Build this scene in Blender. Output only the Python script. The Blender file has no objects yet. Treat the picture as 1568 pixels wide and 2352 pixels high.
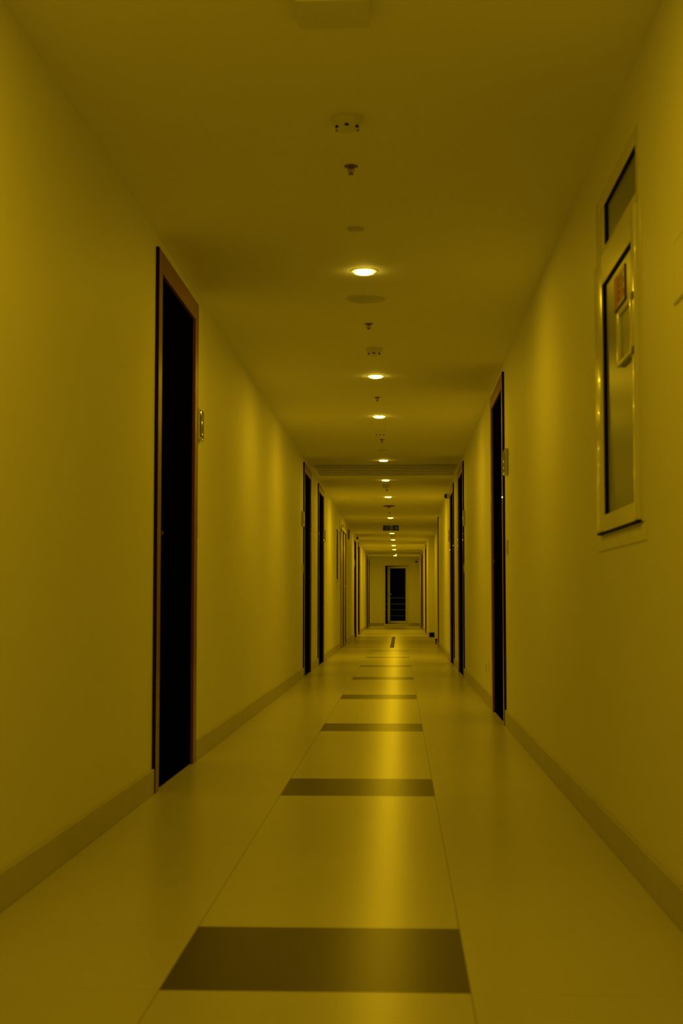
import bpy, bmesh, math, random
from mathutils import Vector, Matrix

random.seed(4)
S = bpy.context.scene
COL = S.collection

# ------------------------------------------------------------------ camera, world, exposure
CAM_Z, LENS = 0.76, 50.0
cam_d = bpy.data.cameras.new('camera')
cam_d.sensor_fit = 'VERTICAL'
cam_d.sensor_height = 36.0
cam_d.lens = LENS
cam_d.clip_start, cam_d.clip_end = 0.05, 200
cam_d.dof.use_dof = True
cam_d.dof.focus_distance = 15.0
cam_d.dof.aperture_fstop = 6.3
cam = bpy.data.objects.new('camera', cam_d)
COL.objects.link(cam)
cam.location = (0, 0, CAM_Z)
cam.rotation_euler = (math.radians(90 + 3.6604), 0, math.radians(2.3352))
S.camera = cam

W = bpy.data.worlds.new('night')
S.world = W
W.use_nodes = True
W.node_tree.nodes['Background'].inputs[0].default_value = (0.012, 0.014, 0.02, 1)
W.node_tree.nodes['Background'].inputs[1].default_value = 0.02

S.view_settings.view_transform = 'Standard'
S.view_settings.look = 'None'
S.view_settings.gamma = 1
S.view_settings.use_curve_mapping = False
S.view_settings.exposure = 0.09
S.cycles.max_bounces = 12
S.cycles.diffuse_bounces = 6
S.cycles.sample_clamp_indirect = 4.0

LAMP_COLOR = (1.0, 0.605, 0.0024)
LAMP_POWER = 3.65          # watts of the near downlights
LAMP_POWER_MID = 4.75
LAMP_POWER_FAR = 8.9

# ------------------------------------------------------------------ measures (metres)
XL, XR = -0.991, 0.661          # corridor walls
ZC = 2.265                      # ceiling
YB, YE = -6.0, 47.5             # back and end wall
XM = -0.16                      # line of fittings on the ceiling
WT = 0.16                       # wall thickness
REC0, REC1, RECX = 24.15, 32.0, 0.775   # recess in the right wall

# ------------------------------------------------------------------ materials
def mat(name, color, rough=0.5, spec=0.5, metal=0.0, noise=0.0, nscale=8.0, bump=0.0, bscale=60.0,
        rough_var=0.0, coat=0.0):
    m = bpy.data.materials.new(name)
    m.use_nodes = True
    nt = m.node_tree
    b = nt.nodes['Principled BSDF']
    b.inputs['Base Color'].default_value = (*color, 1)
    b.inputs['Roughness'].default_value = rough
    b.inputs['Specular IOR Level'].default_value = spec
    b.inputs['Metallic'].default_value = metal
    b.inputs['Coat Weight'].default_value = coat
    tc = nt.nodes.new('ShaderNodeTexCoord')
    n = nt.nodes.new('ShaderNodeTexNoise')
    n.inputs['Scale'].default_value = nscale
    n.inputs['Detail'].default_value = 5
    nt.links.new(tc.outputs['Object'], n.inputs['Vector'])
    if noise > 0:
        r = nt.nodes.new('ShaderNodeMapRange')
        r.inputs['From Min'].default_value = 0.3
        r.inputs['From Max'].default_value = 0.7
        r.inputs['To Min'].default_value = 1 - noise
        r.inputs['To Max'].default_value = 1 + noise
        nt.links.new(n.outputs['Fac'], r.inputs['Value'])
        v = nt.nodes.new('ShaderNodeVectorMath')
        v.operation = 'SCALE'
        v.inputs[0].default_value = color
        nt.links.new(r.outputs[0], v.inputs['Scale'])
        nt.links.new(v.outputs[0], b.inputs['Base Color'])
    if rough_var > 0:
        r2 = nt.nodes.new('ShaderNodeMapRange')
        r2.inputs['From Min'].default_value = 0.3
        r2.inputs['From Max'].default_value = 0.7
        r2.inputs['To Min'].default_value = rough - rough_var
        r2.inputs['To Max'].default_value = rough + rough_var
        nt.links.new(n.outputs['Fac'], r2.inputs['Value'])
        nt.links.new(r2.outputs[0], b.inputs['Roughness'])
    if bump > 0:
        n2 = nt.nodes.new('ShaderNodeTexNoise')
        n2.inputs['Scale'].default_value = bscale
        nt.links.new(tc.outputs['Object'], n2.inputs['Vector'])
        bp = nt.nodes.new('ShaderNodeBump')
        bp.inputs['Strength'].default_value = bump
        bp.inputs['Distance'].default_value = 0.002
        nt.links.new(n2.outputs['Fac'], bp.inputs['Height'])
        nt.links.new(bp.outputs[0], b.inputs['Normal'])
    return m

def emit(name, color, strength):
    m = bpy.data.materials.new(name)
    m.use_nodes = True
    nt = m.node_tree
    b = nt.nodes['Principled BSDF']
    b.inputs['Base Color'].default_value = (0.8, 0.8, 0.8, 1)
    b.inputs['Emission Color'].default_value = (*color, 1)
    b.inputs['Emission Strength'].default_value = strength
    return m

def wood(name, c1, c2, rough, coat=0.0):
    m = mat(name, c1, rough, 0.4, coat=coat)
    nt = m.node_tree
    b = nt.nodes['Principled BSDF']
    tc = nt.nodes.new('ShaderNodeTexCoord')
    mp = nt.nodes.new('ShaderNodeMapping')
    mp.inputs['Scale'].default_value = (30, 30, 1.5)
    nz = nt.nodes.new('ShaderNodeTexNoise')
    nz.inputs['Scale'].default_value = 2.0
    nz.inputs['Detail'].default_value = 6
    nt.links.new(tc.outputs['Object'], mp.inputs['Vector'])
    nt.links.new(mp.outputs[0], nz.inputs['Vector'])
    cr = nt.nodes.new('ShaderNodeValToRGB')
    cr.color_ramp.elements[0].position = 0.35
    cr.color_ramp.elements[0].color = (*c1, 1)
    cr.color_ramp.elements[1].position = 0.65
    cr.color_ramp.elements[1].color = (*c2, 1)
    nt.links.new(nz.outputs['Fac'], cr.inputs['Fac'])
    nt.links.new(cr.outputs[0], b.inputs['Base Color'])
    return m

M = {}
M['wall'] = mat('wall_paint', (0.87, 0.865, 0.80), 0.55, 0.35, noise=0.015, nscale=1.3, bump=0.15, bscale=90)
M['ceil'] = mat('ceiling_paint', (0.88, 0.87, 0.82), 0.7, 0.25, noise=0.015, nscale=1.0)
M['base'] = mat('baseboard_stone', (0.53, 0.50, 0.45), 0.4, 0.35, noise=0.05, nscale=6)
M['wood'] = wood('reddish_wood_veneer', (0.18, 0.055, 0.028), (0.25, 0.08, 0.04), 0.38, 0.25)
M['leaf'] = mat('black_door_laminate', (0.0015, 0.0012, 0.001), 0.9, 0.0)
M['brass'] = mat('dull_brass', (0.5, 0.28, 0.15), 0.35, 0.5, metal=1.0)
M['white'] = mat('white_plastic', (0.60, 0.61, 0.54), 0.16, 0.5, coat=0.4)
M['fitting'] = mat('white_matte_plastic', (0.74, 0.73, 0.69), 0.5, 0.3)
M['pvc'] = mat('white_pvc_frame', (0.80, 0.79, 0.74), 0.24, 0.5, coat=0.25)
M['return_shade'] = mat('painted_return_shade', (0.02, 0.006, 0.004), 0.6, 0.1)  # near-black colour that paints shade onto the door frames' side returns
M['black'] = mat('black_rubber', (0.004, 0.004, 0.004), 0.7, 0.1)
M['blackgloss'] = mat('black_plastic', (0.006, 0.006, 0.006), 0.25, 0.4)
M['screen'] = mat('dark_screen', (0.10, 0.12, 0.08), 0.12, 0.5)
M['frost'] = mat('frosted_glass', (0.21, 0.225, 0.18), 0.32, 0.5, noise=0.03, nscale=3)
M['smoked'] = mat('smoked_inner_panel', (0.36, 0.37, 0.30), 0.35, 0.4)
M['paper'] = mat('notice_paper', (0.60, 0.50, 0.40), 0.5, 0.3)
M['red'] = mat('red_print', (0.45, 0.07, 0.03), 0.5, 0.3)
M['redbulb'] = mat('red_glass_bulb', (0.30, 0.02, 0.01), 0.15, 0.5)
M['steel'] = mat('bronze_metal', (0.22, 0.12, 0.07), 0.4, 0.5, metal=0.8)
M['grille'] = mat('speaker_grille', (0.62, 0.62, 0.58), 0.6, 0.2)
M['plate'] = mat('dark_plate', (0.20, 0.12, 0.08), 0.5, 0.3)
M['signdark'] = mat('exit_sign_dark_green', (0.006, 0.02, 0.01), 0.5, 0.2)
M['signpale'] = mat('exit_sign_pale', (0.42, 0.42, 0.36), 0.5, 0.2)
M['rail'] = mat('railing_metal', (0.55, 0.56, 0.52), 0.35, 0.5, metal=0.6)
M['outside'] = mat('balcony_concrete', (0.08, 0.08, 0.08), 0.8, 0.2)
M['lens'] = emit('lit_lamp_lens', (1.0, 0.68, 0.05), 30.0)
M['slat'] = mat('painted_slat', (0.74, 0.73, 0.68), 0.5, 0.3)
M['gap'] = mat('slat_backing', (0.14, 0.12, 0.10), 0.8, 0.1)

g = bpy.data.materials.new('clear_glass')
g.use_nodes = True
nt = g.node_tree
for nd in list(nt.nodes):
    if nd.type == 'BSDF_PRINCIPLED':
        nt.nodes.remove(nd)
out = [n for n in nt.nodes if n.type == 'OUTPUT_MATERIAL'][0]
tr = nt.nodes.new('ShaderNodeBsdfTransparent')
tr.inputs[0].default_value = (0.75, 0.78, 0.72, 1)
gl = nt.nodes.new('ShaderNodeBsdfGlossy')
gl.inputs['Roughness'].default_value = 0.02
fr = nt.nodes.new('ShaderNodeFresnel')
fr.inputs[0].default_value = 1.12
mx = nt.nodes.new('ShaderNodeMixShader')
nt.links.new(fr.outputs[0], mx.inputs[0])
nt.links.new(tr.outputs[0], mx.inputs[1])
nt.links.new(gl.outputs[0], mx.inputs[2])
nt.links.new(mx.outputs[0], out.inputs[0])
M['glass'] = g

# floor: large pale polished tiles with fine joints
TX0, TX1, TP, TL = -0.475, 0.137, 2.835, 0.552     # centre strip, period and length of dark tiles

def tile_mat(name, c, rough, joints=True, spec=0.5):
    m = mat(name, c, rough, spec, noise=0.02, nscale=2.2)
    if not joints:
        return m
    nt = m.node_tree
    b = nt.nodes['Principled BSDF']
    src = b.inputs['Base Color'].links[0].from_socket
    tc = nt.nodes.new('ShaderNodeTexCoord')
    sp = nt.nodes.new('ShaderNodeSeparateXYZ')
    nt.links.new(tc.outputs['Object'], sp.inputs[0])
    def math_(op, a, bb):
        n = nt.nodes.new('ShaderNodeMath')
        n.operation = op
        for i, q in enumerate((a, bb)):
            if q is None:
                continue
            if isinstance(q, (int, float)):
                n.inputs[i].default_value = q
            else:
                nt.links.new(q, n.inputs[i])
        return n.outputs[0]
    dl = math_('ABSOLUTE', math_('SUBTRACT', sp.outputs[0], TX0), None)
    dr = math_('ABSOLUTE', math_('SUBTRACT', sp.outputs[0], TX1), None)
    mod = math_('MODULO', math_('ADD', sp.outputs[1], 56.7), TP / 5)
    dy = math_('MINIMUM', mod, math_('SUBTRACT', TP / 5, mod))
    dmin = math_('MINIMUM', dl, dr)
    lx = math_('LESS_THAN', dmin, 0.0016)
    ly = math_('MULTIPLY', math_('LESS_THAN', dy, 0.0012), 0.5)
    f = math_('MULTIPLY', math_('MAXIMUM', lx, ly), 0.55)
    mix = nt.nodes.new('ShaderNodeMixRGB')
    nt.links.new(f, mix.inputs[0])
    nt.links.new(src, mix.inputs[1])
    mix.inputs[2].default_value = (0.20, 0.18, 0.15, 1)
    nt.links.new(mix.outputs[0], b.inputs['Base Color'])
    return m

M['tile'] = tile_mat('pale_floor_tile', (0.66, 0.64, 0.58), 0.265, spec=0.14)
M['dtile'] = tile_mat('dark_floor_tile', (0.125, 0.10, 0.077), 0.29, False, spec=0.08)
M['band'] = tile_mat('brownish_floor_band', (0.36, 0.32, 0.27), 0.28, spec=0.14)
M['inlay'] = tile_mat('brown_floor_inlay', (0.035, 0.012, 0.006), 0.5, False, spec=0.05)

# ------------------------------------------------------------------ mesh helpers
def box(bm, x0, x1, y0, y1, z0, z1, bevel=0.0, seg=2, mi=0):
    if x0 > x1: x0, x1 = x1, x0
    if y0 > y1: y0, y1 = y1, y0
    if z0 > z1: z0, z1 = z1, z0
    r = bmesh.ops.create_cube(bm, size=1)
    vs = r['verts']
    for v in vs:
        v.co = Vector(((x0 + x1) / 2 + v.co.x * (x1 - x0), (y0 + y1) / 2 + v.co.y * (y1 - y0),
                       (z0 + z1) / 2 + v.co.z * (z1 - z0)))
    fs = set(f for v in vs for f in v.link_faces)
    for f in fs:
        f.material_index = mi
    if bevel > 0:
        es = list(set(e for v in vs for e in v.link_edges))
        bmesh.ops.bevel(bm, geom=es, offset=bevel, segments=seg, affect='EDGES', profile=0.5, clamp_overlap=True)

def lathe(bm, prof, cx=0, cy=0, n=32, caps=True):
    """prof: list of (r, z)"""
    rings = []
    for r, z in prof:
        rings.append([bm.verts.new((cx + r * math.cos(2 * math.pi * i / n), cy + r * math.sin(2 * math.pi * i / n), z))
                      for i in range(n)])
    for a, b in zip(rings, rings[1:]):
        for i in range(n):
            j = (i + 1) % n
            bm.faces.new((a[i], a[j], b[j], b[i]))
    if caps:
        bm.faces.new(rings[0][::-1])
        bm.faces.new(rings[-1])
    return rings

def rod(bm, a, b, r, n=10):
    a, b = Vector(a), Vector(b)
    d = b - a
    q = d.to_track_quat('Z', 'Y').to_matrix().to_4x4()
    mt = Matrix.Translation((a + b) / 2) @ q
    bmesh.ops.create_cone(bm, cap_ends=True, segments=n, radius1=r, radius2=r, depth=d.length, matrix=mt)

def make(name, bm, m, parent=None, smooth=False):
    bmesh.ops.recalc_face_normals(bm, faces=bm.faces[:])
    me = bpy.data.meshes.new(name)
    bm.to_mesh(me)
    bm.free()
    ms = m if isinstance(m, (list, tuple)) else [m]
    for q in ms:
        me.materials.append(q)
    if smooth:
        for p in me.polygons:
            p.use_smooth = True
        try:
            me.set_sharp_from_angle(angle=math.radians(35))
        except Exception:
            pass
    o = bpy.data.objects.new(name, me)
    COL.objects.link(o)
    if parent is not None:
        o.parent = parent
    return o

def thing(name, label=None, cat=None, loc=(0, 0, 0), rz=0.0, group=None, kind=None):
    o = bpy.data.objects.new(name, None)
    o.empty_display_size = 0.1
    COL.objects.link(o)
    o.location = loc
    o.rotation_euler = (0, 0, rz)
    tag(o, label, cat, group, kind)
    return o

def tag(o, label=None, cat=None, group=None, kind=None):
    if label: o['label'] = label
    if cat: o['category'] = cat
    if group: o['group'] = group
    if kind: o['kind'] = kind
    return o

def dup(root, loc, rz, label):
    r = root.copy()
    COL.objects.link(r)
    r.location = loc
    r.rotation_euler = (0, 0, rz)
    r['label'] = label
    for ch in list(root.children):
        c = ch.copy()
        COL.objects.link(c)
        c.parent = r
        for gch in list(ch.children):
            d = gch.copy()
            COL.objects.link(d)
            d.parent = c
    return r

def series(builder, places):
    """places: (loc, rz, label); the first builds, the rest copy it"""
    root = None
    for loc, rz, label in places:
        if root is None:
            root = builder(label)
            root.location = loc
            root.rotation_euler = (0, 0, rz)
        else:
            dup(root, loc, rz, label)

PI = math.pi

# ------------------------------------------------------------------ the doors' places
# (side, near y, far y, handle: -1 near / +1 far)
DOORS = [
    ('L', 5.70, 6.84, -1, 'dark door in a reddish wooden frame, nearest door on the left wall'),
    ('R', 8.92, 10.10, 1, 'dark door in a reddish wooden frame, nearest door on the right wall'),
    ('L', 14.60, 15.80, 1, 'dark door with wooden frame on the left wall, just past the slatted ceiling strip start'),
    ('R', 14.55, 15.85, -1, 'dark door with wooden frame, second on the right wall, beside the slatted ceiling strip'),
    ('L', 17.20, 18.45, -1, 'dark door on the left wall, third from the front, with a display beyond it'),
    ('R', 17.20, 18.35, 1, 'dark door on the right wall with the black dome camera beyond its head'),
    ('L', 31.00, 32.30, 1, 'narrow dark door on the left wall below the small bracket camera'),
    ('L', 33.75, 34.95, -1, 'reddish dark door on the left wall, first beyond the brownish floor band'),
    ('R', 35.30, 36.50, -1, 'dark red door on the right wall, first beyond the recess'),
    ('R', 39.90, 41.10, 1, 'dark red door on the far right wall, second beyond the recess'),
    ('R', 42.50, 43.70, -1, 'brown door on the right wall closest to the end wall'),
    ('L', 43.00, 44.10, 1, 'dark door far down the left wall, second last before the end wall'),
    ('L', 45.30, 46.40, -1, 'dark door on the left wall closest to the end wall'),
]
DZ = 2.216
PALE = (23.45, 25.95, 2.12)             # pale double door, left wall
WIN1 = (3.86, 4.71, 0.98, 2.086)        # window, right wall
WIN2 = (21.95, 22.75, 1.08, 1.96)       # window, left wall

# ------------------------------------------------------------------ setting
def wall_with_holes(bm, xa, xb, y0, y1, holes):
    """boxes from y0 to y1, full height, leaving holes (ya, yb, za, zb)"""
    y = y0
    for ya, yb, za, zb in sorted(holes):
        if ya > y:
            box(bm, xa, xb, y, ya, 0, ZC)
        if za > 0:
            box(bm, xa, xb, ya, yb, 0, za)
        if zb < ZC:
            box(bm, xa, xb, ya, yb, zb, ZC)
        y = yb
    if y < y1:
        box(bm, xa, xb, y, y1, 0, ZC)

hl = [(a, b, 0, DZ) for s, a, b, _, _ in DOORS if s == 'L'] + [(PALE[0], PALE[1], 0, PALE[2]), WIN2]
bm = bmesh.new()
wall_with_holes(bm, XL - WT, XL, YB, YE, hl)
tag(make('wall_left', bm, M['wall']), 'long pale painted left wall of the corridor', 'wall', kind='structure')

hr = [(a, b, 0, DZ) for s, a, b, _, _ in DOORS if s == 'R'] + [WIN1]
bm = bmesh.new()
wall_with_holes(bm, XR, XR + WT, YB, REC0, [h for h in hr if h[0] < REC0])
wall_with_holes(bm, XR, XR + WT, REC1, YE, [h for h in hr if h[0] > REC1])
box(bm, RECX, RECX + 0.12, REC0, REC1, 0, ZC)
tag(make('wall_right', bm, M['wall']), 'long pale painted right wall of the corridor with a shallow recess', 'wall', kind='structure')

DX0, DX1, DZ0, DZ1 = -0.478, 0.262, 0.03, 2.005     # opening in the end wall
bm = bmesh.new()
box(bm, XL - WT, DX0, YE, YE + 0.2, 0, ZC)
box(bm, DX1, XR + WT, YE, YE + 0.2, 0, ZC)
box(bm, DX0, DX1, YE, YE + 0.2, DZ1, ZC)
tag(make('wall_end', bm, M['wall']), 'pale end wall around the glazed balcony door', 'wall', kind='structure')
bm = bmesh.new()
box(bm, XL - WT, XR + WT, YB - 0.16, YB, 0, ZC)
tag(make('wall_back', bm, M['wall']), 'pale wall closing the corridor behind the viewpoint', 'wall', kind='structure')

bm = bmesh.new()
box(bm, XL - WT, RECX + 0.15, YB - 0.2, YE + 0.2, ZC, ZC + 0.12)
tag(make('ceiling', bm, M['ceil']), 'flat pale painted corridor ceiling', 'ceiling', kind='structure')

# floor: one slab, dark tiles, band and inlay as faces of the same mesh
bm = bmesh.new()
xs = [XL - WT, TX0, -0.168, -0.098, TX1, RECX + 0.15]
ys = [YB - 0.2]
marks = []
for k in range(-1, 9):
    y = TP * k if k else 0.0
    marks.append((TP * k, TP * k + (TL if k < 6 else 0.42 if k == 6 else 0.36), 'd'))
for a, b, _ in marks:
    ys += [a, b]
B0, B1 = 24.05, 32.4
ys += [B0, 24.35, 32.1, B1, YE + 0.2]
ys = sorted(ys)
grid = [[bm.verts.new((x, y, 0)) for x in xs] for y in ys]
for j in range(len(ys) - 1):
    yc = (ys[j] + ys[j + 1]) / 2
    for i in range(len(xs) - 1):
        xc = (xs[i] + xs[i + 1]) / 2
        f = bm.faces.new((grid[j][i], grid[j][i + 1], grid[j + 1][i + 1], grid[j + 1][i]))
        mi = 0
        if B0 < yc < B1:
            mi = 2
            if -0.168 < xc < -0.098 and 24.35 < yc < 32.1:
                mi = 3
        elif TX0 < xc < TX1 and any(a < yc < b for a, b, _ in marks):
            mi = 1
        f.material_index = mi
r = bmesh.ops.extrude_face_region(bm, geom=bm.faces[:])
low = [e for e in r['geom'] if isinstance(e, bmesh.types.BMVert)]
for v in low:
    v.co.z = -0.1
tag(make('floor', bm, [M['tile'], M['dtile'], M['band'], M['inlay']]),
    'polished pale tiled floor with a row of dark rectangular tiles', 'floor', kind='structure')

def skirting(side, segs, x, d):
    bm = bmesh.new()
    for a, b in segs:
        if b - a > 0.01:
            box(bm, x, x + d * 0.011, a, b, 0, 0.098, 0.002, 1)
    return bm

def gaps(y0, y1, holes):
    segs, y = [], y0
    for h in sorted(holes):
        if h[2] > 0.1:
            continue
        segs.append((y, h[0]))
        y = h[1]
    segs.append((y, y1))
    return segs
tag(make('baseboard_left', skirting('L', gaps(YB, YE, hl), XL, 1), M['base']), 'low grey stone skirting along the left wall', 'baseboard', kind='structure')
bm = skirting('R', gaps(YB, REC0, [h for h in hr if h[0] < REC0]) + gaps(REC1, YE, [h for h in hr if h[0] > REC1]), XR, -1)
tag(make('baseboard_right', bm, M['base']), 'low grey stone skirting along the right wall', 'baseboard', kind='structure')
bm = bmesh.new()
box(bm, XL + 0.011, DX0 - 0.05, YE - 0.011, YE, 0, 0.098, 0.002, 1)
box(bm, DX1 + 0.05, XR - 0.011, YE - 0.011, YE, 0, 0.098, 0.002, 1)
tag(make('baseboard_end', bm, M['base']), 'grey stone skirting on the end wall beside the glass door', 'baseboard', kind='structure')
bm = bmesh.new()
box(bm, XR + 0.004, RECX, REC1 - 0.012, REC1, 0, 0.1, 0.002, 1)
tag(make('baseboard_recess', bm, M['black']), 'black skirting piece on the return of the right wall recess', 'baseboard', kind='structure')
bm = bmesh.new()
box(bm, XR - 0.018, XR + 0.02, REC0 - 0.13, REC0, 0, DZ, 0.003, 1)
tag(make('trim_1', bm, M['wood']), 'reddish wooden casing at the near edge of the right wall recess', 'trim', kind='structure')

# ------------------------------------------------------------------ wooden doors
def wood_door(n, side, y0, y1, hs, label):
    w = y1 - y0
    yc = (y0 + y1) / 2
    x = XL if side == 'L' else XR
    t = thing('door_%d' % n, label, 'door', (x, yc, 0), 0 if side == 'L' else PI, kind='structure')
    s = 1 if side == 'L' else -1
    h, c, p = w / 2 - 0.001, 0.09, 0.014
    bm = bmesh.new()
    box(bm, -0.13, p, -h, -h + c, 0.0, DZ - 0.001, 0.002, 1)
    box(bm, -0.13, p, h - c, h, 0.0, DZ - 0.001, 0.002, 1)
    box(bm, -0.13, p, -h + c, h - c, DZ - 0.001 - c, DZ - 0.001, 0.002, 1)
    fr_ = make('door_frame', bm, M['wood'], t)
    bm = bmesh.new()
    box(bm, -0.05, 0.0, -h + c + 0.002, h - c - 0.002, 0.004, DZ - c - 0.004)
    lf = make('door_leaf', bm, M['leaf'], t)
    for q0, q1 in ((-h - 0.0008, -h + 0.001), (h - 0.001, h + 0.0008)):  # thin dark strips paint the shade on both side returns
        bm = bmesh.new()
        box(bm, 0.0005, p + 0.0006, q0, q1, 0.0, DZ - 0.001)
        make('frame_return_shade', bm, M['return_shade'], fr_)
    hy = hs * s * (h - c - 0.055)
    bm = bmesh.new()
    rod(bm, (0.0, hy, 1.05), (0.003, hy, 1.05), 0.016, 20)
    rod(bm, (0.002, hy, 1.05), (0.013, hy, 1.05), 0.008, 12)
    make('door_lock', bm, M['steel'], lf, True)
    return t

for n, (s, a, b, hs, lab) in enumerate(DOORS, 1):
    wood_door(n, s, a, b, hs, lab)

# pale double door, left wall
y0, y1, zt = PALE
n = len(DOORS) + 1
t = thing('door_%d' % n, 'pale double door with dark seams on the left wall opposite the recess', 'door', (XL, (y0 + y1) / 2, 0), 0, kind='structure')
h = (y1 - y0) / 2 - 0.001
bm = bmesh.new()
box(bm, -0.1, 0.016, -h, -h + 0.12, 0, zt - 0.001, 0.003, 2)
box(bm, -0.1, 0.016, h - 0.12, h, 0, zt - 0.001, 0.003, 2)
box(bm, -0.1, 0.016, -h + 0.12, h - 0.12, zt - 0.1, zt - 0.001, 0.003, 2)
make('door_frame', bm, M['pvc'], t, True)
for a, b in ((-h + 0.14, 0.02), (0.07, h - 0.14)):
    bm = bmesh.new()
    box(bm, -0.05, 0.004, a, b, 0.02, zt - 0.12, 0.003, 2)
    lf = make('door_leaf', bm, M['pvc'], t, True)
    if a > 0:
        bm = bmesh.new()
        rod(bm, (0.004, a + 0.06, 1.05), (0.05, a + 0.06, 1.05), 0.009)
        rod(bm, (0.048, a + 0.06, 1.05), (0.048, a + 0.18, 1.05), 0.009)
        make('door_handle', bm, M['pvc'], lf, True)
for q in (-h + 0.13, 0.045, h - 0.13):
    bm = bmesh.new()
    box(bm, -0.05, 0.026, q - 0.016, q + 0.016, 0.03, zt - 0.11)  # dark strips stand in for the shaded gaps beside the leaves
    make('door_gap_strip', bm, M['plate'], t)

# ------------------------------------------------------------------ windows
def bar(bm, ya, yb, za, zb, x0, x1, w, bev):
    box(bm, x0, x1, ya, ya + w[0], za, zb, bev, 3)
    box(bm, x0, x1, yb - w[1], yb, za, zb, bev, 3)
    box(bm, x0 + 0.0004, x1, ya + w[0] - 0.004, yb - w[1] + 0.004, za + 0.0004, za + w[2], 0.0008, 1)
    box(bm, x0 + 0.0004, x1, ya + w[0] - 0.004, yb - w[1] + 0.004, zb - w[3], zb - 0.0004, 0.0008, 1)

def pane_set(t, ya, yb, za, zb, x, s, near_sign=1):
    """frosted pane with black seal seen on the far and top edge; s = +1 pane lies towards +x"""
    bm = bmesh.new()
    box(bm, x, x + s * 0.006, ya, yb, za, zb)
    p = make('window_pane', bm, M['frost'], t)
    bm = bmesh.new()
    box(bm, x - s * 0.008, x, yb - 0.026, yb + 0.002, za, zb + 0.002)
    box(bm, x - s * 0.008, x, ya, yb - 0.026, zb - 0.006, zb + 0.002)
    make('window_seal', bm, M['black'], p)
    return p

ya, yb, za, zb = WIN1
t = thing('window_1', 'pale framed internal window with two panes in the near right wall', 'window', (0, 0, 0), kind='structure')
bm = bmesh.new()
bar(bm, ya + 0.001, yb - 0.001, za + 0.001, zb - 0.001, XR - 0.004, XR + 0.1, (0.055, 0.09, 0.03, 0.05), 0.004)
box(bm, XR - 0.004, XR + 0.1, ya + 0.05, yb - 0.085, 1.868, 1.90, 0.003, 2)
make('window_frame', bm, M['pvc'], t, True)
bm = bmesh.new()
bar(bm, ya + 0.03, yb - 0.03, 0.985, 1.864, XR - 0.016, XR + 0.02, (0.052, 0.175, 0.052, 0.095), 0.007)
make('window_sash', bm, M['pvc'], t, True)
pane_set(t, ya + 0.08, yb - 0.206, 1.036, 1.770, XR - 0.006, 1)
pane_set(t, ya + 0.055, yb - 0.2, 1.904, 2.03, XR + 0.004, 1)
bm = bmesh.new()
box(bm, XR - 0.0, XR + 0.006, yb - 0.2, yb - 0.085, 1.90, 2.034)
make('window_frame_plate', bm, M['pvc'], t)
bm = bmesh.new()
box(bm, XR - 0.004, XR, ya - 0.03, yb + 0.035, 0.928, 0.972, 0.002, 1)
make('window_sill', bm, M['wall'], t)
bm = bmesh.new()
box(bm, XR - 0.0155, XR - 0.002, ya + 0.032, yb - 0.032, 0.980, 0.985)  # black strip drawn as the shadow line under the sash
make('sash_shadow_line', bm, M['black'], t)
for zz in (1.60, 1.68):
    bm = bmesh.new()
    rod(bm, (XR - 0.006, yb - 0.004, zz - 0.03), (XR - 0.006, yb - 0.004, zz + 0.03), 0.003)
    make('hinge', bm, M['plate'], t)

# notice on the window pane
t = thing('notice', 'small red-printed notice stuck to the right window pane', 'sign', (XR - 0.0065, 4.19, 1.69))
bm = bmesh.new()
box(bm, -0.0025, 0, -0.1, 0.1, -0.05, 0.05, 0.001, 1)
make('notice_board', bm, M['paper'], t)
bm = bmesh.new()
box(bm, -0.0035, -0.0025, 0.045, 0.098, -0.048, 0.048)
for k, (yy, zz, w_, h_) in enumerate([(-0.015, 0.03, 0.03, 0.007), (-0.03, 0.012, 0.05, 0.008), (-0.02, -0.008, 0.038, 0.008),
                                      (-0.035, -0.027, 0.055, 0.009), (0.02, 0.022, 0.012, 0.016), (0.02, -0.018, 0.012, 0.02)]):
    box(bm, -0.0035, -0.0025, yy - w_, yy + w_, zz - h_, zz + h_)
make('red_print', bm, M['red'], t)
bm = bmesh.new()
box(bm, -0.004, 0, -0.104, -0.1, -0.054, 0.05)  # dark strips drawn as the shadow along two edges of the notice
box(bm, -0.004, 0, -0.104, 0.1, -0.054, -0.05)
make('notice_edge_shadow', bm, M['plate'], t)

# pale rimmed hatch on the window pane
t = thing('window_hatch', 'pale rimmed rounded hatch fixed to the right window below the notice', 'hatch', (XR - 0.0065, 4.055, 1.53))
bm = bmesh.new()
bar(bm, -0.125, 0.135, -0.078, 0.078, -0.014, 0.0, (0.02, 0.045, 0.010, 0.010), 0.004)
make('hatch_rim', bm, M['pvc'], t, True)
bm = bmesh.new()
box(bm, -0.006, 0.0, -0.105, 0.09, -0.069, 0.069)
make('hatch_panel', bm, M['smoked'], t)
for zz in (-0.085, 0.066):
    bm = bmesh.new()
    box(bm, -0.013, -0.001, -0.155, -0.128, zz, zz + 0.022, 0.003, 2)
    make('hatch_hinge', bm, M['plate'], t)

# window 2, left wall far
ya, yb, za, zb = WIN2
t = thing('window_2', 'narrow looking pale framed window on the left wall before the pale double door', 'window', (0, 0, 0), kind='structure')
bm = bmesh.new()
bar(bm, ya + 0.001, yb - 0.001, za + 0.001, zb - 0.001, XL - 0.1, XL + 0.012, (0.06, 0.06, 0.05, 0.05), 0.006)
make('window_frame', bm, M['pvc'], t, True)
bm = bmesh.new()
box(bm, XL - 0.01, XL - 0.004, ya + 0.06, yb - 0.06, za + 0.05, zb - 0.05)
p = make('window_pane', bm, M['frost'], t)
bm = bmesh.new()
box(bm, XL - 0.004, XL + 0.006, yb - 0.1, yb - 0.06, za + 0.05, zb - 0.05)
box(bm, XL - 0.004, XL + 0.006, ya + 0.06, yb - 0.1, zb - 0.06, zb - 0.05)
make('window_seal', bm, M['black'], p)

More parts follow.
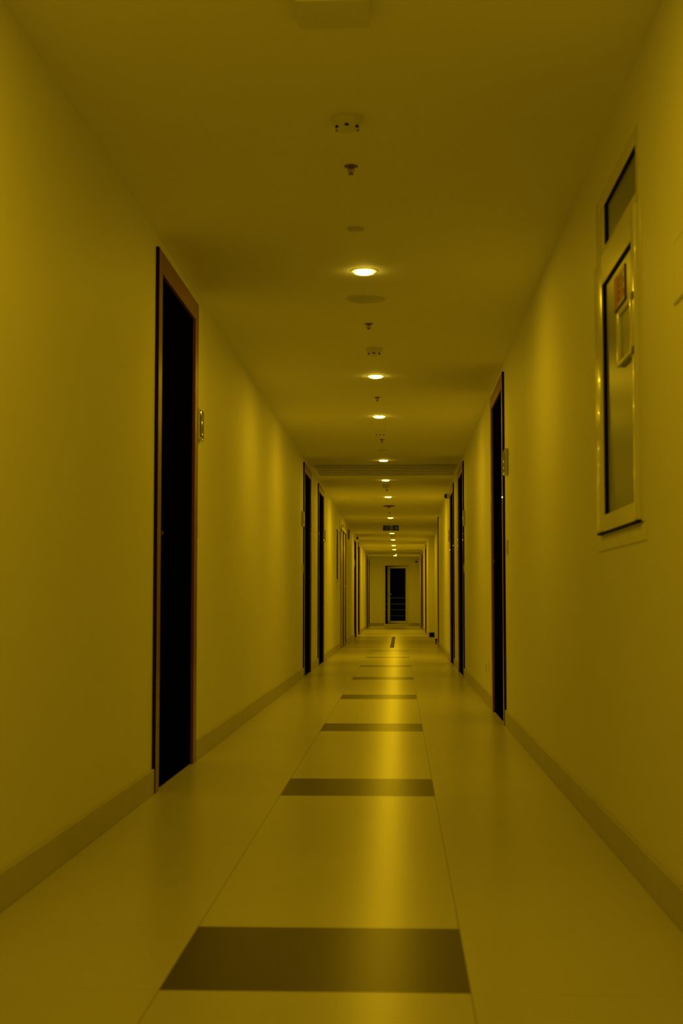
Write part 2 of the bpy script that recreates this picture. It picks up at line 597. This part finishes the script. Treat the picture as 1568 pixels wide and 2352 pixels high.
# ------------------------------------------------------------------ balcony door in the end wall
n = len(DOORS) + 2
t = thing('door_%d' % n, 'glazed white door standing ajar in the end wall, dark night behind it', 'door', (0, YE, 0), kind='structure')
bm = bmesh.new()
fw = 0.05
box(bm, DX0 - 0.045, DX0 + 0.001, -0.016, 0.19, 0, DZ1 + 0.045, 0.003, 2)
box(bm, DX1 - 0.001, DX1 + 0.055, -0.016, 0.19, 0, DZ1 + 0.045, 0.003, 2)
box(bm, DX0, DX1, -0.016, 0.19, DZ1 - 0.001, DZ1 + 0.045, 0.003, 2)
box(bm, DX0, DX1, -0.016, 0.19, 0.0, 0.065, 0.003, 2)
make('door_frame', bm, M['pvc'], t, True)
# leaf, hinged at the right, opened outwards
lw, lz0, lz1 = DX1 - DX0 - 0.004, 0.075, DZ1 - 0.012
piv = bpy.data.objects.new('door_leaf', None)
bm = bmesh.new()
st = 0.085
box(bm, -lw, -lw + st, 0, 0.045, lz0, lz1, 0.003, 2)
box(bm, -0.07, 0, 0, 0.045, lz0, lz1, 0.003, 2)
box(bm, -lw + st, -0.07, 0, 0.045, lz0, lz0 + 0.085, 0.003, 2)
box(bm, -lw + st, -0.07, 0, 0.045, lz1 - 0.075, lz1, 0.003, 2)
leaf = make('door_leaf', bm, M['pvc'], t, True)
leaf.location = (DX1 - 0.002, 0.06, 0)
leaf.rotation_euler = (0, 0, -math.radians(25))
bm = bmesh.new()
box(bm, -lw + st, -0.07, 0.018, 0.024, lz0 + 0.085, lz1 - 0.075)
make('glass_pane', bm, M['glass'], leaf)
bm = bmesh.new()
rod(bm, (-lw + 0.05, 0, 1.05), (-lw + 0.05, -0.05, 1.05), 0.01)
rod(bm, (-lw + 0.05, -0.048, 1.05), (-lw + 0.18, -0.048, 1.05), 0.010)
make('door_handle', bm, M['pvc'], leaf, True)
bm = bmesh.new()
box(bm, -lw + 0.035, -lw + 0.062, -0.004, 0, 0.93, 1.1, 0.002, 1)
make('handle_plate', bm, M['white'], leaf)
bpy.data.objects.remove(piv)

bm = bmesh.new()
box(bm, -2.2, 2.0, YE + 0.21, YE + 2.0, -0.12, -0.01)
tag(make('balcony_floor', bm, M['outside']), 'dark balcony slab outside the end door', 'balcony', kind='structure')
t = thing('balcony_railing', 'pale horizontal bar railing seen through the end door', 'railing', (0, YE + 1.45, -0.01))
for z in (0.945, 0.735, 0.535, 0.335):
    bm = bmesh.new()
    rod(bm, (-2.1, 0, z), (1.9, 0, z), 0.019 if z > 0.7 else 0.013, 12)
    make('rail', bm, M['rail'], t, True)
for x in (-1.9, -0.75, 0.75, 1.7):
    bm = bmesh.new()
    box(bm, x - 0.02, x + 0.02, 0.02, 0.06, 0, 0.945, 0.003, 1)
    make('post', bm, M['rail'], t)

# ------------------------------------------------------------------ ceiling fittings
def downlight(label):
    t = thing('downlight', label, 'ceiling light', group='lit round downlights along the corridor ceiling')
    bm = bmesh.new()
    prof = [(0.047, -0.001), (0.048, -0.003), (0.060, -0.002), (0.062, 0.0)]
    lathe(bm, prof, n=40, caps=False)
    make('trim_ring', bm, M['fitting'], t, True)
    bm = bmesh.new()
    lathe(bm, [(0.0455, -0.001), (0.0455, -0.005), (0.042, -0.010), (0.034, -0.013)], n=40)
    make('lamp_lens', bm, M['lens'], t)
    ld = bpy.data.lights.new('downlight_lamp', 'AREA')
    ld.shape = 'DISK'
    ld.size = 0.066
    ld.color = LAMP_COLOR
    ld.energy = LAMP_POWER
    lo = bpy.data.objects.new('downlight_lamp', ld)
    COL.objects.link(lo)
    lo.parent = t
    lo.location = (0, 0, -0.0138)
    return t

lamps = [
    (-0.157, 6.377, 'large bright downlight nearest the camera, just before the big round grille'),
    (-0.155, 9.372, 'bright downlight second from the front, right behind a slotted smoke detector'),
    (-0.161, 11.415, 'third bright downlight from the front, between two sprinklers'),
    (-0.166, 14.961, 'bright downlight just in front of the slatted ceiling strip'),
    (-0.167, 17.387, 'bright downlight just behind the slatted ceiling strip'),
    (-0.160, 20.147, 'small bright downlight just before the dark round plate'),
    (-0.158, 25.107, 'small bright downlight directly above the exit sign'),
    (-0.160, 30.683, 'small bright downlight directly below the exit sign in view'),
    (-0.150, 33.857, 'distant downlight, fourth lit dot up from the end wall row'),
    (-0.150, 37.189, 'distant downlight, third last of the evenly spaced far row'),
    (-0.145, 40.069, 'distant downlight, last of the far row before the tiny spotlight'),
    (-0.140, 45.230, 'dim distant downlight closest to the end wall'),
    (-0.160, 3.020, 'downlight above the near edge of view, over the first dark tile'),
    (-0.160, 0.000, 'downlight overhead of the viewpoint, out of view'),
    (-0.160, -3.200, 'downlight behind the viewpoint, nearest the back wall'),
]
series(downlight, [((x, y, ZC), 0, l) for x, y, l in lamps])
far_data = mid_data = None
for o in list(COL.objects):                    # the farther lamps are stronger ones
    if o.type == 'LIGHT' and o.parent:
        if o.parent.location.y > 19:
            far_data = far_data or o.data.copy()
            far_data.energy = LAMP_POWER_FAR
            o.data = far_data
        elif o.parent.location.y > 5:
            mid_data = mid_data or o.data.copy()
            mid_data.energy = LAMP_POWER_MID
            o.data = mid_data

# tiny spotlight far away
t = thing('small_spotlight', 'tiny lit spotlight just before the last downlight', 'ceiling light', (-0.105, 43.1, ZC))
bm = bmesh.new()
lathe(bm, [(0.02, -0.0), (0.025, -0.02), (0.02, -0.03)], n=20)
make('spotlight_body', bm, M['fitting'], t, True)
bm = bmesh.new()
lathe(bm, [(0.017, -0.0302), (0.014, -0.036)], n=20)
make('lamp_lens', bm, M['lens'], t)

def smoke(label):
    t = thing('smoke_detector', label, 'smoke detector', group='slotted smoke detectors on the ceiling')
    bm = bmesh.new()
    lathe(bm, [(0.050, 0), (0.050, -0.010), (0.045, -0.020), (0.035, -0.034), (0.028, -0.042), (0.012, -0.045)], n=40)
    make('detector_body', bm, M['fitting'], t, True)
    bm = bmesh.new()
    for k in range(6):
        a = -PI / 2 + k * 2 * PI / 6
        c, s = math.cos(a), math.sin(a)
        mtx = Matrix.Rotation(a, 4, 'Z')
        r = bmesh.ops.create_cube(bm, size=1)
        for v in r['verts']:
            v.co = mtx @ Vector((0.0335 + v.co.x * 0.010, v.co.y * 0.012, -0.0330 + v.co.z * 0.0065))
    make('vent_slots', bm, M['black'], t)
    return t
series(smoke, [
    ((-0.159, 4.33, ZC), 0, 'white tapered smoke detector with black slots nearest the camera'),
    ((-0.148, 8.35, ZC), 0, 'smoke detector with black slots just before the second lit downlight'),
    ((-0.168, 12.43, ZC), 0, 'faint smoke detector behind the third lit downlight'),
    ((-0.171, 18.06, ZC), 0, 'dark looking smoke detector just behind the slatted ceiling strip'),
    ((-0.158, 31.9, ZC), 0, 'brownish distant smoke detector beyond the exit sign')])

def sprinkler(label):
    t = thing('sprinkler', label, 'sprinkler', group='fire sprinkler heads on the ceiling')
    bm = bmesh.new()
    lathe(bm, [(0.024, 0), (0.024, -0.002), (0.010, -0.004)], n=28)
    make('flange', bm, M['plate'], t, True)
    bm = bmesh.new()
    lathe(bm, [(0.009, -0.003), (0.009, -0.009)], n=16)
    for s in (-1, 1):
        pts = [(s * 0.008, 0, -0.008), (s * 0.0105, 0, -0.014), (s * 0.009, 0, -0.020), (s * 0.003, 0, -0.027)]
        for a, b in zip(pts, pts[1:]):
            rod(bm, a, b, 0.0018, 8)
    make('frame_arms', bm, M['steel'], t, True)
    bm = bmesh.new()
    rod(bm, (0, 0, -0.008), (0, 0, -0.026), 0.0022, 10)
    make('glass_bulb', bm, M['redbulb'], t, True)
    bm = bmesh.new()
    lathe(bm, [(0.004, -0.026), (0.0095, -0.0285), (0.0095, -0.030), (0.002, -0.030)], n=20)
    make('deflector', bm, M['steel'], t, True)
    return t
series(sprinkler, [
    ((-0.164, 4.82, ZC), 0.5, 'reddish sprinkler head nearest the camera, behind the first detector'),
    ((-0.163, 7.60, ZC), 0, 'sprinkler head right behind the big round ceiling grille'),
    ((-0.160, 10.35, ZC), 0.2, 'sprinkler head between the second and third lit downlights'),
    ((-0.160, 13.04, ZC), 0, 'sprinkler head behind the faint smoke detector'),
    ((-0.164, 18.80, ZC), 0, 'small sprinkler below the dark looking detector past the slatted strip'),
    ((-0.160, 23.6, ZC), 0, 'tiny sprinkler just before the downlight above the exit sign')])

# access point cut by the top edge
t = thing('access_point', 'pale square rounded ceiling unit cut off by the top edge', 'access point', (-0.164, 3.475, ZC))
bm = bmesh.new()
box(bm, -0.094, 0.094, -0.094, 0.094, -0.034, -0.004, 0.012, 4)
make('access_point_cover', bm, M['fitting'], t, True)
bm = bmesh.new()
box(bm, -0.085, 0.085, -0.085, 0.085, -0.005, 0)
make('mounting_plate', bm, M['grille'], t)

# small vented disc
t = thing('ceiling_sensor', 'small flat slotted disc on the ceiling before the first lit downlight', 'sensor', (-0.172, 5.64, ZC))
bm = bmesh.new()
lathe(bm, [(0.033, 0), (0.033, -0.006), (0.028, -0.008)], n=32)
make('sensor_body', bm, M['grille'], t, True)
bm = bmesh.new()
for k in range(10):
    a = k * 2 * PI / 10 + 0.2
    rod(bm, (0.026 * math.cos(a), 0.026 * math.sin(a), -0.0075), (0.026 * math.cos(a), 0.026 * math.sin(a), -0.0092), 0.0018, 8)
make('vent_slots', bm, M['plate'], t)

# round speaker grille
t = thing('ceiling_speaker', 'large faint round grille flush in the ceiling behind the first downlight', 'speaker', (-0.161, 6.96, ZC))
bm = bmesh.new()
lathe(bm, [(0.099, 0), (0.099, -0.004), (0.094, -0.005)], n=48)
make('rim', bm, M['fitting'], t, True)
bm = bmesh.new()
lathe(bm, [(0.092, -0.0049), (0.090, -0.0062)], n=48)
make('grille', bm, M['grille'], t, True)

# small disc before the slats
bm = bmesh.new()
lathe(bm, [(0.045, 0), (0.045, -0.003), (0.03, -0.005)], n=32)
o = make('blanking_disc', bm, M['grille'], None, True)
o.location = (-0.165, 13.95, ZC)
tag(o, 'faint small round cap on the ceiling before the slatted strip', 'ceiling disc')

# dark round plate
t = thing('ceiling_diffuser', 'dark thin round plate hanging under the ceiling before the exit sign', 'diffuser', (-0.161, 21.98, ZC))
bm = bmesh.new()
lathe(bm, [(0.088, -0.005), (0.090, -0.011), (0.070, -0.018)], n=40)
make('diffuser_plate', bm, M['plate'], t, True)
bm = bmesh.new()
lathe(bm, [(0.05, 0), (0.05, -0.006)], n=24)
lathe(bm, [(0.03, -0.016), (0.025, -0.034)], n=24)
make('neck', bm, M['steel'], t, True)

# slatted ceiling strip
t = thing('slatted_ceiling_strip', 'row of crosswise slats in the ceiling spanning both walls', 'ceiling slats', (0, 16.1, ZC))
bm = bmesh.new()
box(bm, XL + 0.06, XR - 0.03, -0.62, 0.62, -0.003, 0)
make('backing', bm, M['gap'], t)
bm = bmesh.new()
for k in range(7):
    yy = -0.62 + 0.035 + k * 0.195
    box(bm, XL + 0.06, XR - 0.03, yy - 0.02, yy + 0.095, -0.0075, -0.003, 0.001, 1)
make('slats', bm, M['slat'], t)

# exit sign
t = thing('exit_sign', 'dark hanging exit sign with running figure and right arrow', 'sign', (-0.163, 27.0, 2.131))
bm = bmesh.new()
box(bm, -0.15, 0.15, 0, 0.018, 0, 0.1, 0.002, 1)
make('sign_board', bm, M['signdark'], t)
for x in (-0.1, 0.1):
    bm = bmesh.new()
    rod(bm, (x, 0.009, 0.099), (x, 0.009, ZC - 2.131), 0.003, 8)
    make('hanger_rod', bm, M['fitting'], t)
bm = bmesh.new()
for z0, hh in ((0.058, 0.026), (0.014, 0.028)):
    x = -0.115
    for k, w_ in enumerate((0.005, 0.005, 0.004, 0.005, 0.005, 0.004)):
        box(bm, x, x + w_, -0.001, 0, z0, z0 + hh)
        if k in (0, 2, 4):
            box(bm, x, x + 0.014, -0.001, 0, z0 + hh * 0.42, z0 + hh * 0.58)
        x += 0.0145
make('lettering', bm, M['signpale'], t)
bm = bmesh.new()
box(bm, -0.018, 0.034, -0.001, 0, 0.006, 0.094)
dk = make('figure_panel', bm, M['signpale'], t)
bm = bmesh.new()
rod(bm, (0.014, -0.0012, 0.080), (0.014, -0.002, 0.080), 0.008, 16)
def stroke(bm, a, b, w):
    a, b = Vector((a[0], 0, a[1])), Vector((b[0], 0, b[1]))
    d = (b - a).normalized()
    n_ = Vector((-d.z, 0, d.x)) * w / 2
    vs = []
    for yy in (-0.0022, -0.0012):
        for p in (a - n_, a + n_, b + n_, b - n_):
            vs.append(bm.verts.new((p.x, yy, p.z)))
    bm.faces.new(vs[:4]); bm.faces.new(vs[4:][::-1])
    for i in range(4):
        j = (i + 1) % 4
        bm.faces.new((vs[i], vs[j], vs[4 + j], vs[4 + i]))
for a, b, w_ in [((0.011, 0.070), (0.004, 0.042), 0.013), ((0.011, 0.068), (0.026, 0.056), 0.006), ((0.008, 0.066), (-0.008, 0.056), 0.006),
                 ((0.004, 0.044), (0.018, 0.032), 0.008), ((0.018, 0.032), (0.014, 0.014), 0.007), ((0.004, 0.044), (-0.004, 0.026), 0.008),
                 ((-0.004, 0.026), (-0.015, 0.022), 0.006)]:
    stroke(bm, a, b, w_)
make('running_figure', bm, M['signdark'], dk)
bm = bmesh.new()
for a, b, w_ in [((0.048, 0.05), (0.125, 0.05), 0.012), ((0.132, 0.05), (0.092, 0.088), 0.013), ((0.132, 0.05), (0.092, 0.012), 0.013)]:
    stroke(bm, a, b, w_)
make('arrow', bm, M['signpale'], t)

# ------------------------------------------------------------------ devices on the walls (local +x = out of the wall)
def display(label):
    t = thing('room_display', label, 'wall display', group='white room displays with dark screens beside the doors')
    bm = bmesh.new()
    box(bm, 0, 0.021, -0.082, 0.082, -0.078, 0.078, 0.009, 4)
    make('display_housing', bm, M['white'], t, True)
    bm = bmesh.new()
    box(bm, 0.0205, 0.0228, -0.064, 0.064, -0.06, 0.06, 0.001, 2)
    s = make('display_screen', bm, M['screen'], t, True)
    bm = bmesh.new()
    box(bm, 0.0195, 0.0222, -0.069, 0.069, -0.065, 0.065, 0.001, 2)
    make('screen_bezel', bm, M['black'], s)
    return t
series(display, [
    ((XL, 6.925, 1.637), 0, 'rounded white wall display with dark screen beside the nearest left door'),
    ((XR, 8.71, 1.622), PI, 'white wall display on the right wall before the nearest right door'),
    ((XL, 14.42, 1.615), 0, 'wall display with a bright glint before the second left door'),
    ((XR, 14.38, 1.615), PI, 'wall display on the right wall before the second right door'),
    ((XL, 18.60, 1.635), 0, 'small wall display just beyond the third left door'),
    ((XR, 18.62, 1.635), PI, 'wall display beyond the right door under the dome camera'),
    ((XL, 30.85, 1.62), 0, 'tiny wall display before the left door under the bracket camera'),
    ((XL, 35.10, 1.62), 0, 'tiny wall display beyond the reddish left door')])

t = thing('blank_wall_panel', 'rounded pale wall panel cut off by the right edge of the photo', 'wall panel', (XR, 3.30, 1.546), PI)
bm = bmesh.new()
box(bm, 0, 0.003, -0.098, 0.098, -0.076, 0.076, 0.001, 1)  # darker plate drawn as the shadow gap outlining the cover
make('panel_shadow_plate', bm, M['base'], t)
bm = bmesh.new()
box(bm, 0.0028, 0.0045, -0.088, 0.088, -0.071, 0.071, 0.0008, 1)
make('panel_cover', bm, M['wall'], t)

def switch(label):
    t = thing('wall_switch', label, 'switch', group='pale switches beside the doors')
    bm = bmesh.new()
    box(bm, 0, 0.008, -0.042, 0.042, -0.046, 0.046, 0.003, 3)
    make('switch_plate', bm, M['fitting'], t, True)
    bm = bmesh.new()
    box(bm, 0.008, 0.011, -0.026, 0.026, -0.03, 0.03, 0.0015, 2)
    make('rocker', bm, M['fitting'], t, True)
    return t
series(switch, [
    ((XL, 6.885, 1.125), 0, 'pale switch below the display beside the nearest left door'),
    ((XR, 8.72, 1.10), PI, 'pale switch below the display by the nearest right door'),
    ((XL, 14.50, 1.11), 0, 'small switch before the second left door'),
    ((XR, 14.45, 1.11), PI, 'small switch before the second right door'),
    ((XL, 22.55, 1.02), 0, 'small switch under the far left window')])

def socket(label):
    t = thing('wall_socket', label, 'socket', group='low wall sockets on the right wall')
    bm = bmesh.new()
    box(bm, 0, 0.004, -0.04, 0.04, -0.04, 0.04, 0.0015, 2)
    make('socket_plate', bm, M['white'], t)
    bm = bmesh.new()
    rod(bm, (0.004, 0, 0), (0.0045, 0, 0), 0.018, 20)
    make('socket_well', bm, M['grille'], t)
    return t
series(socket, [((XR, 10.66, 0.30), PI, 'faint low wall socket just beyond the nearest right door'),
                ((XR, 11.0, 0.26), PI, 'faint low wall socket farther from the nearest right door')])

def dome(label):
    t = thing('security_camera', label, 'security camera', group='wall mounted security cameras')
    bm = bmesh.new()
    prof = [(0.036, 0), (0.036, 0.03), (0.033, 0.042)]
    lathe(bm, prof, n=32)
    make('camera_base', bm, M['fitting'], t, True)
    bm = bmesh.new()
    pr = [(0.034 * math.cos(a * PI / 2 / 8), 0.0425 + 0.034 * math.sin(a * PI / 2 / 8)) for a in range(0, 8)]
    lathe(bm, pr, n=32)
    make('camera_dome', bm, M['blackgloss'], t, True)
    return t
def orient(o, loc, rot):
    o.location = loc
    o.rotation_euler = rot
d1 = dome('black dome camera on a pale base high on the right wall by a door')
orient(d1, (XR, 18.6, 2.155), (0, -PI / 2, 0))
d2 = dup(d1, (0, 0, 0), 0, 'small dark camera high on the left wall above a far door')
orient(d2, (XL, 30.86, 2.165), (0, PI / 2, 0))
d2.scale = (1, 1, 1.4)
d3 = dup(d1, (0, 0, 0), 0, 'tiny black dome camera on the end wall right of the glass door')
orient(d3, (0.56, YE, 2.128), (PI / 2, 0, 0))

# brown box high on the left wall in the lobby
bm = bmesh.new()
box(bm, 0, 0.03, -0.06, 0.06, -0.09, 0.09, 0.003, 2)
o = make('alarm_box', bm, M['plate'], None)
o.location = (XL, 27.4, 2.08)
tag(o, 'small brown box high on the left wall beyond the pale double door', 'wall box')

# doorstop in the recess
t = thing('doorstop', 'small dark doorstop on the floor at the right wall recess', 'doorstop', (0.684, 26.8, 0))
bm = bmesh.new()
lathe(bm, [(0.018, 0), (0.018, 0.02), (0.014, 0.07), (0.012, 0.085)], n=24)
make('stopper_post', bm, M['plate'], t, True)
bm = bmesh.new()
lathe(bm, [(0.020, 0.055), (0.021, 0.065), (0.021, 0.085), (0.017, 0.092)], n=24)
make('rubber_cap', bm, M['black'], t, True)
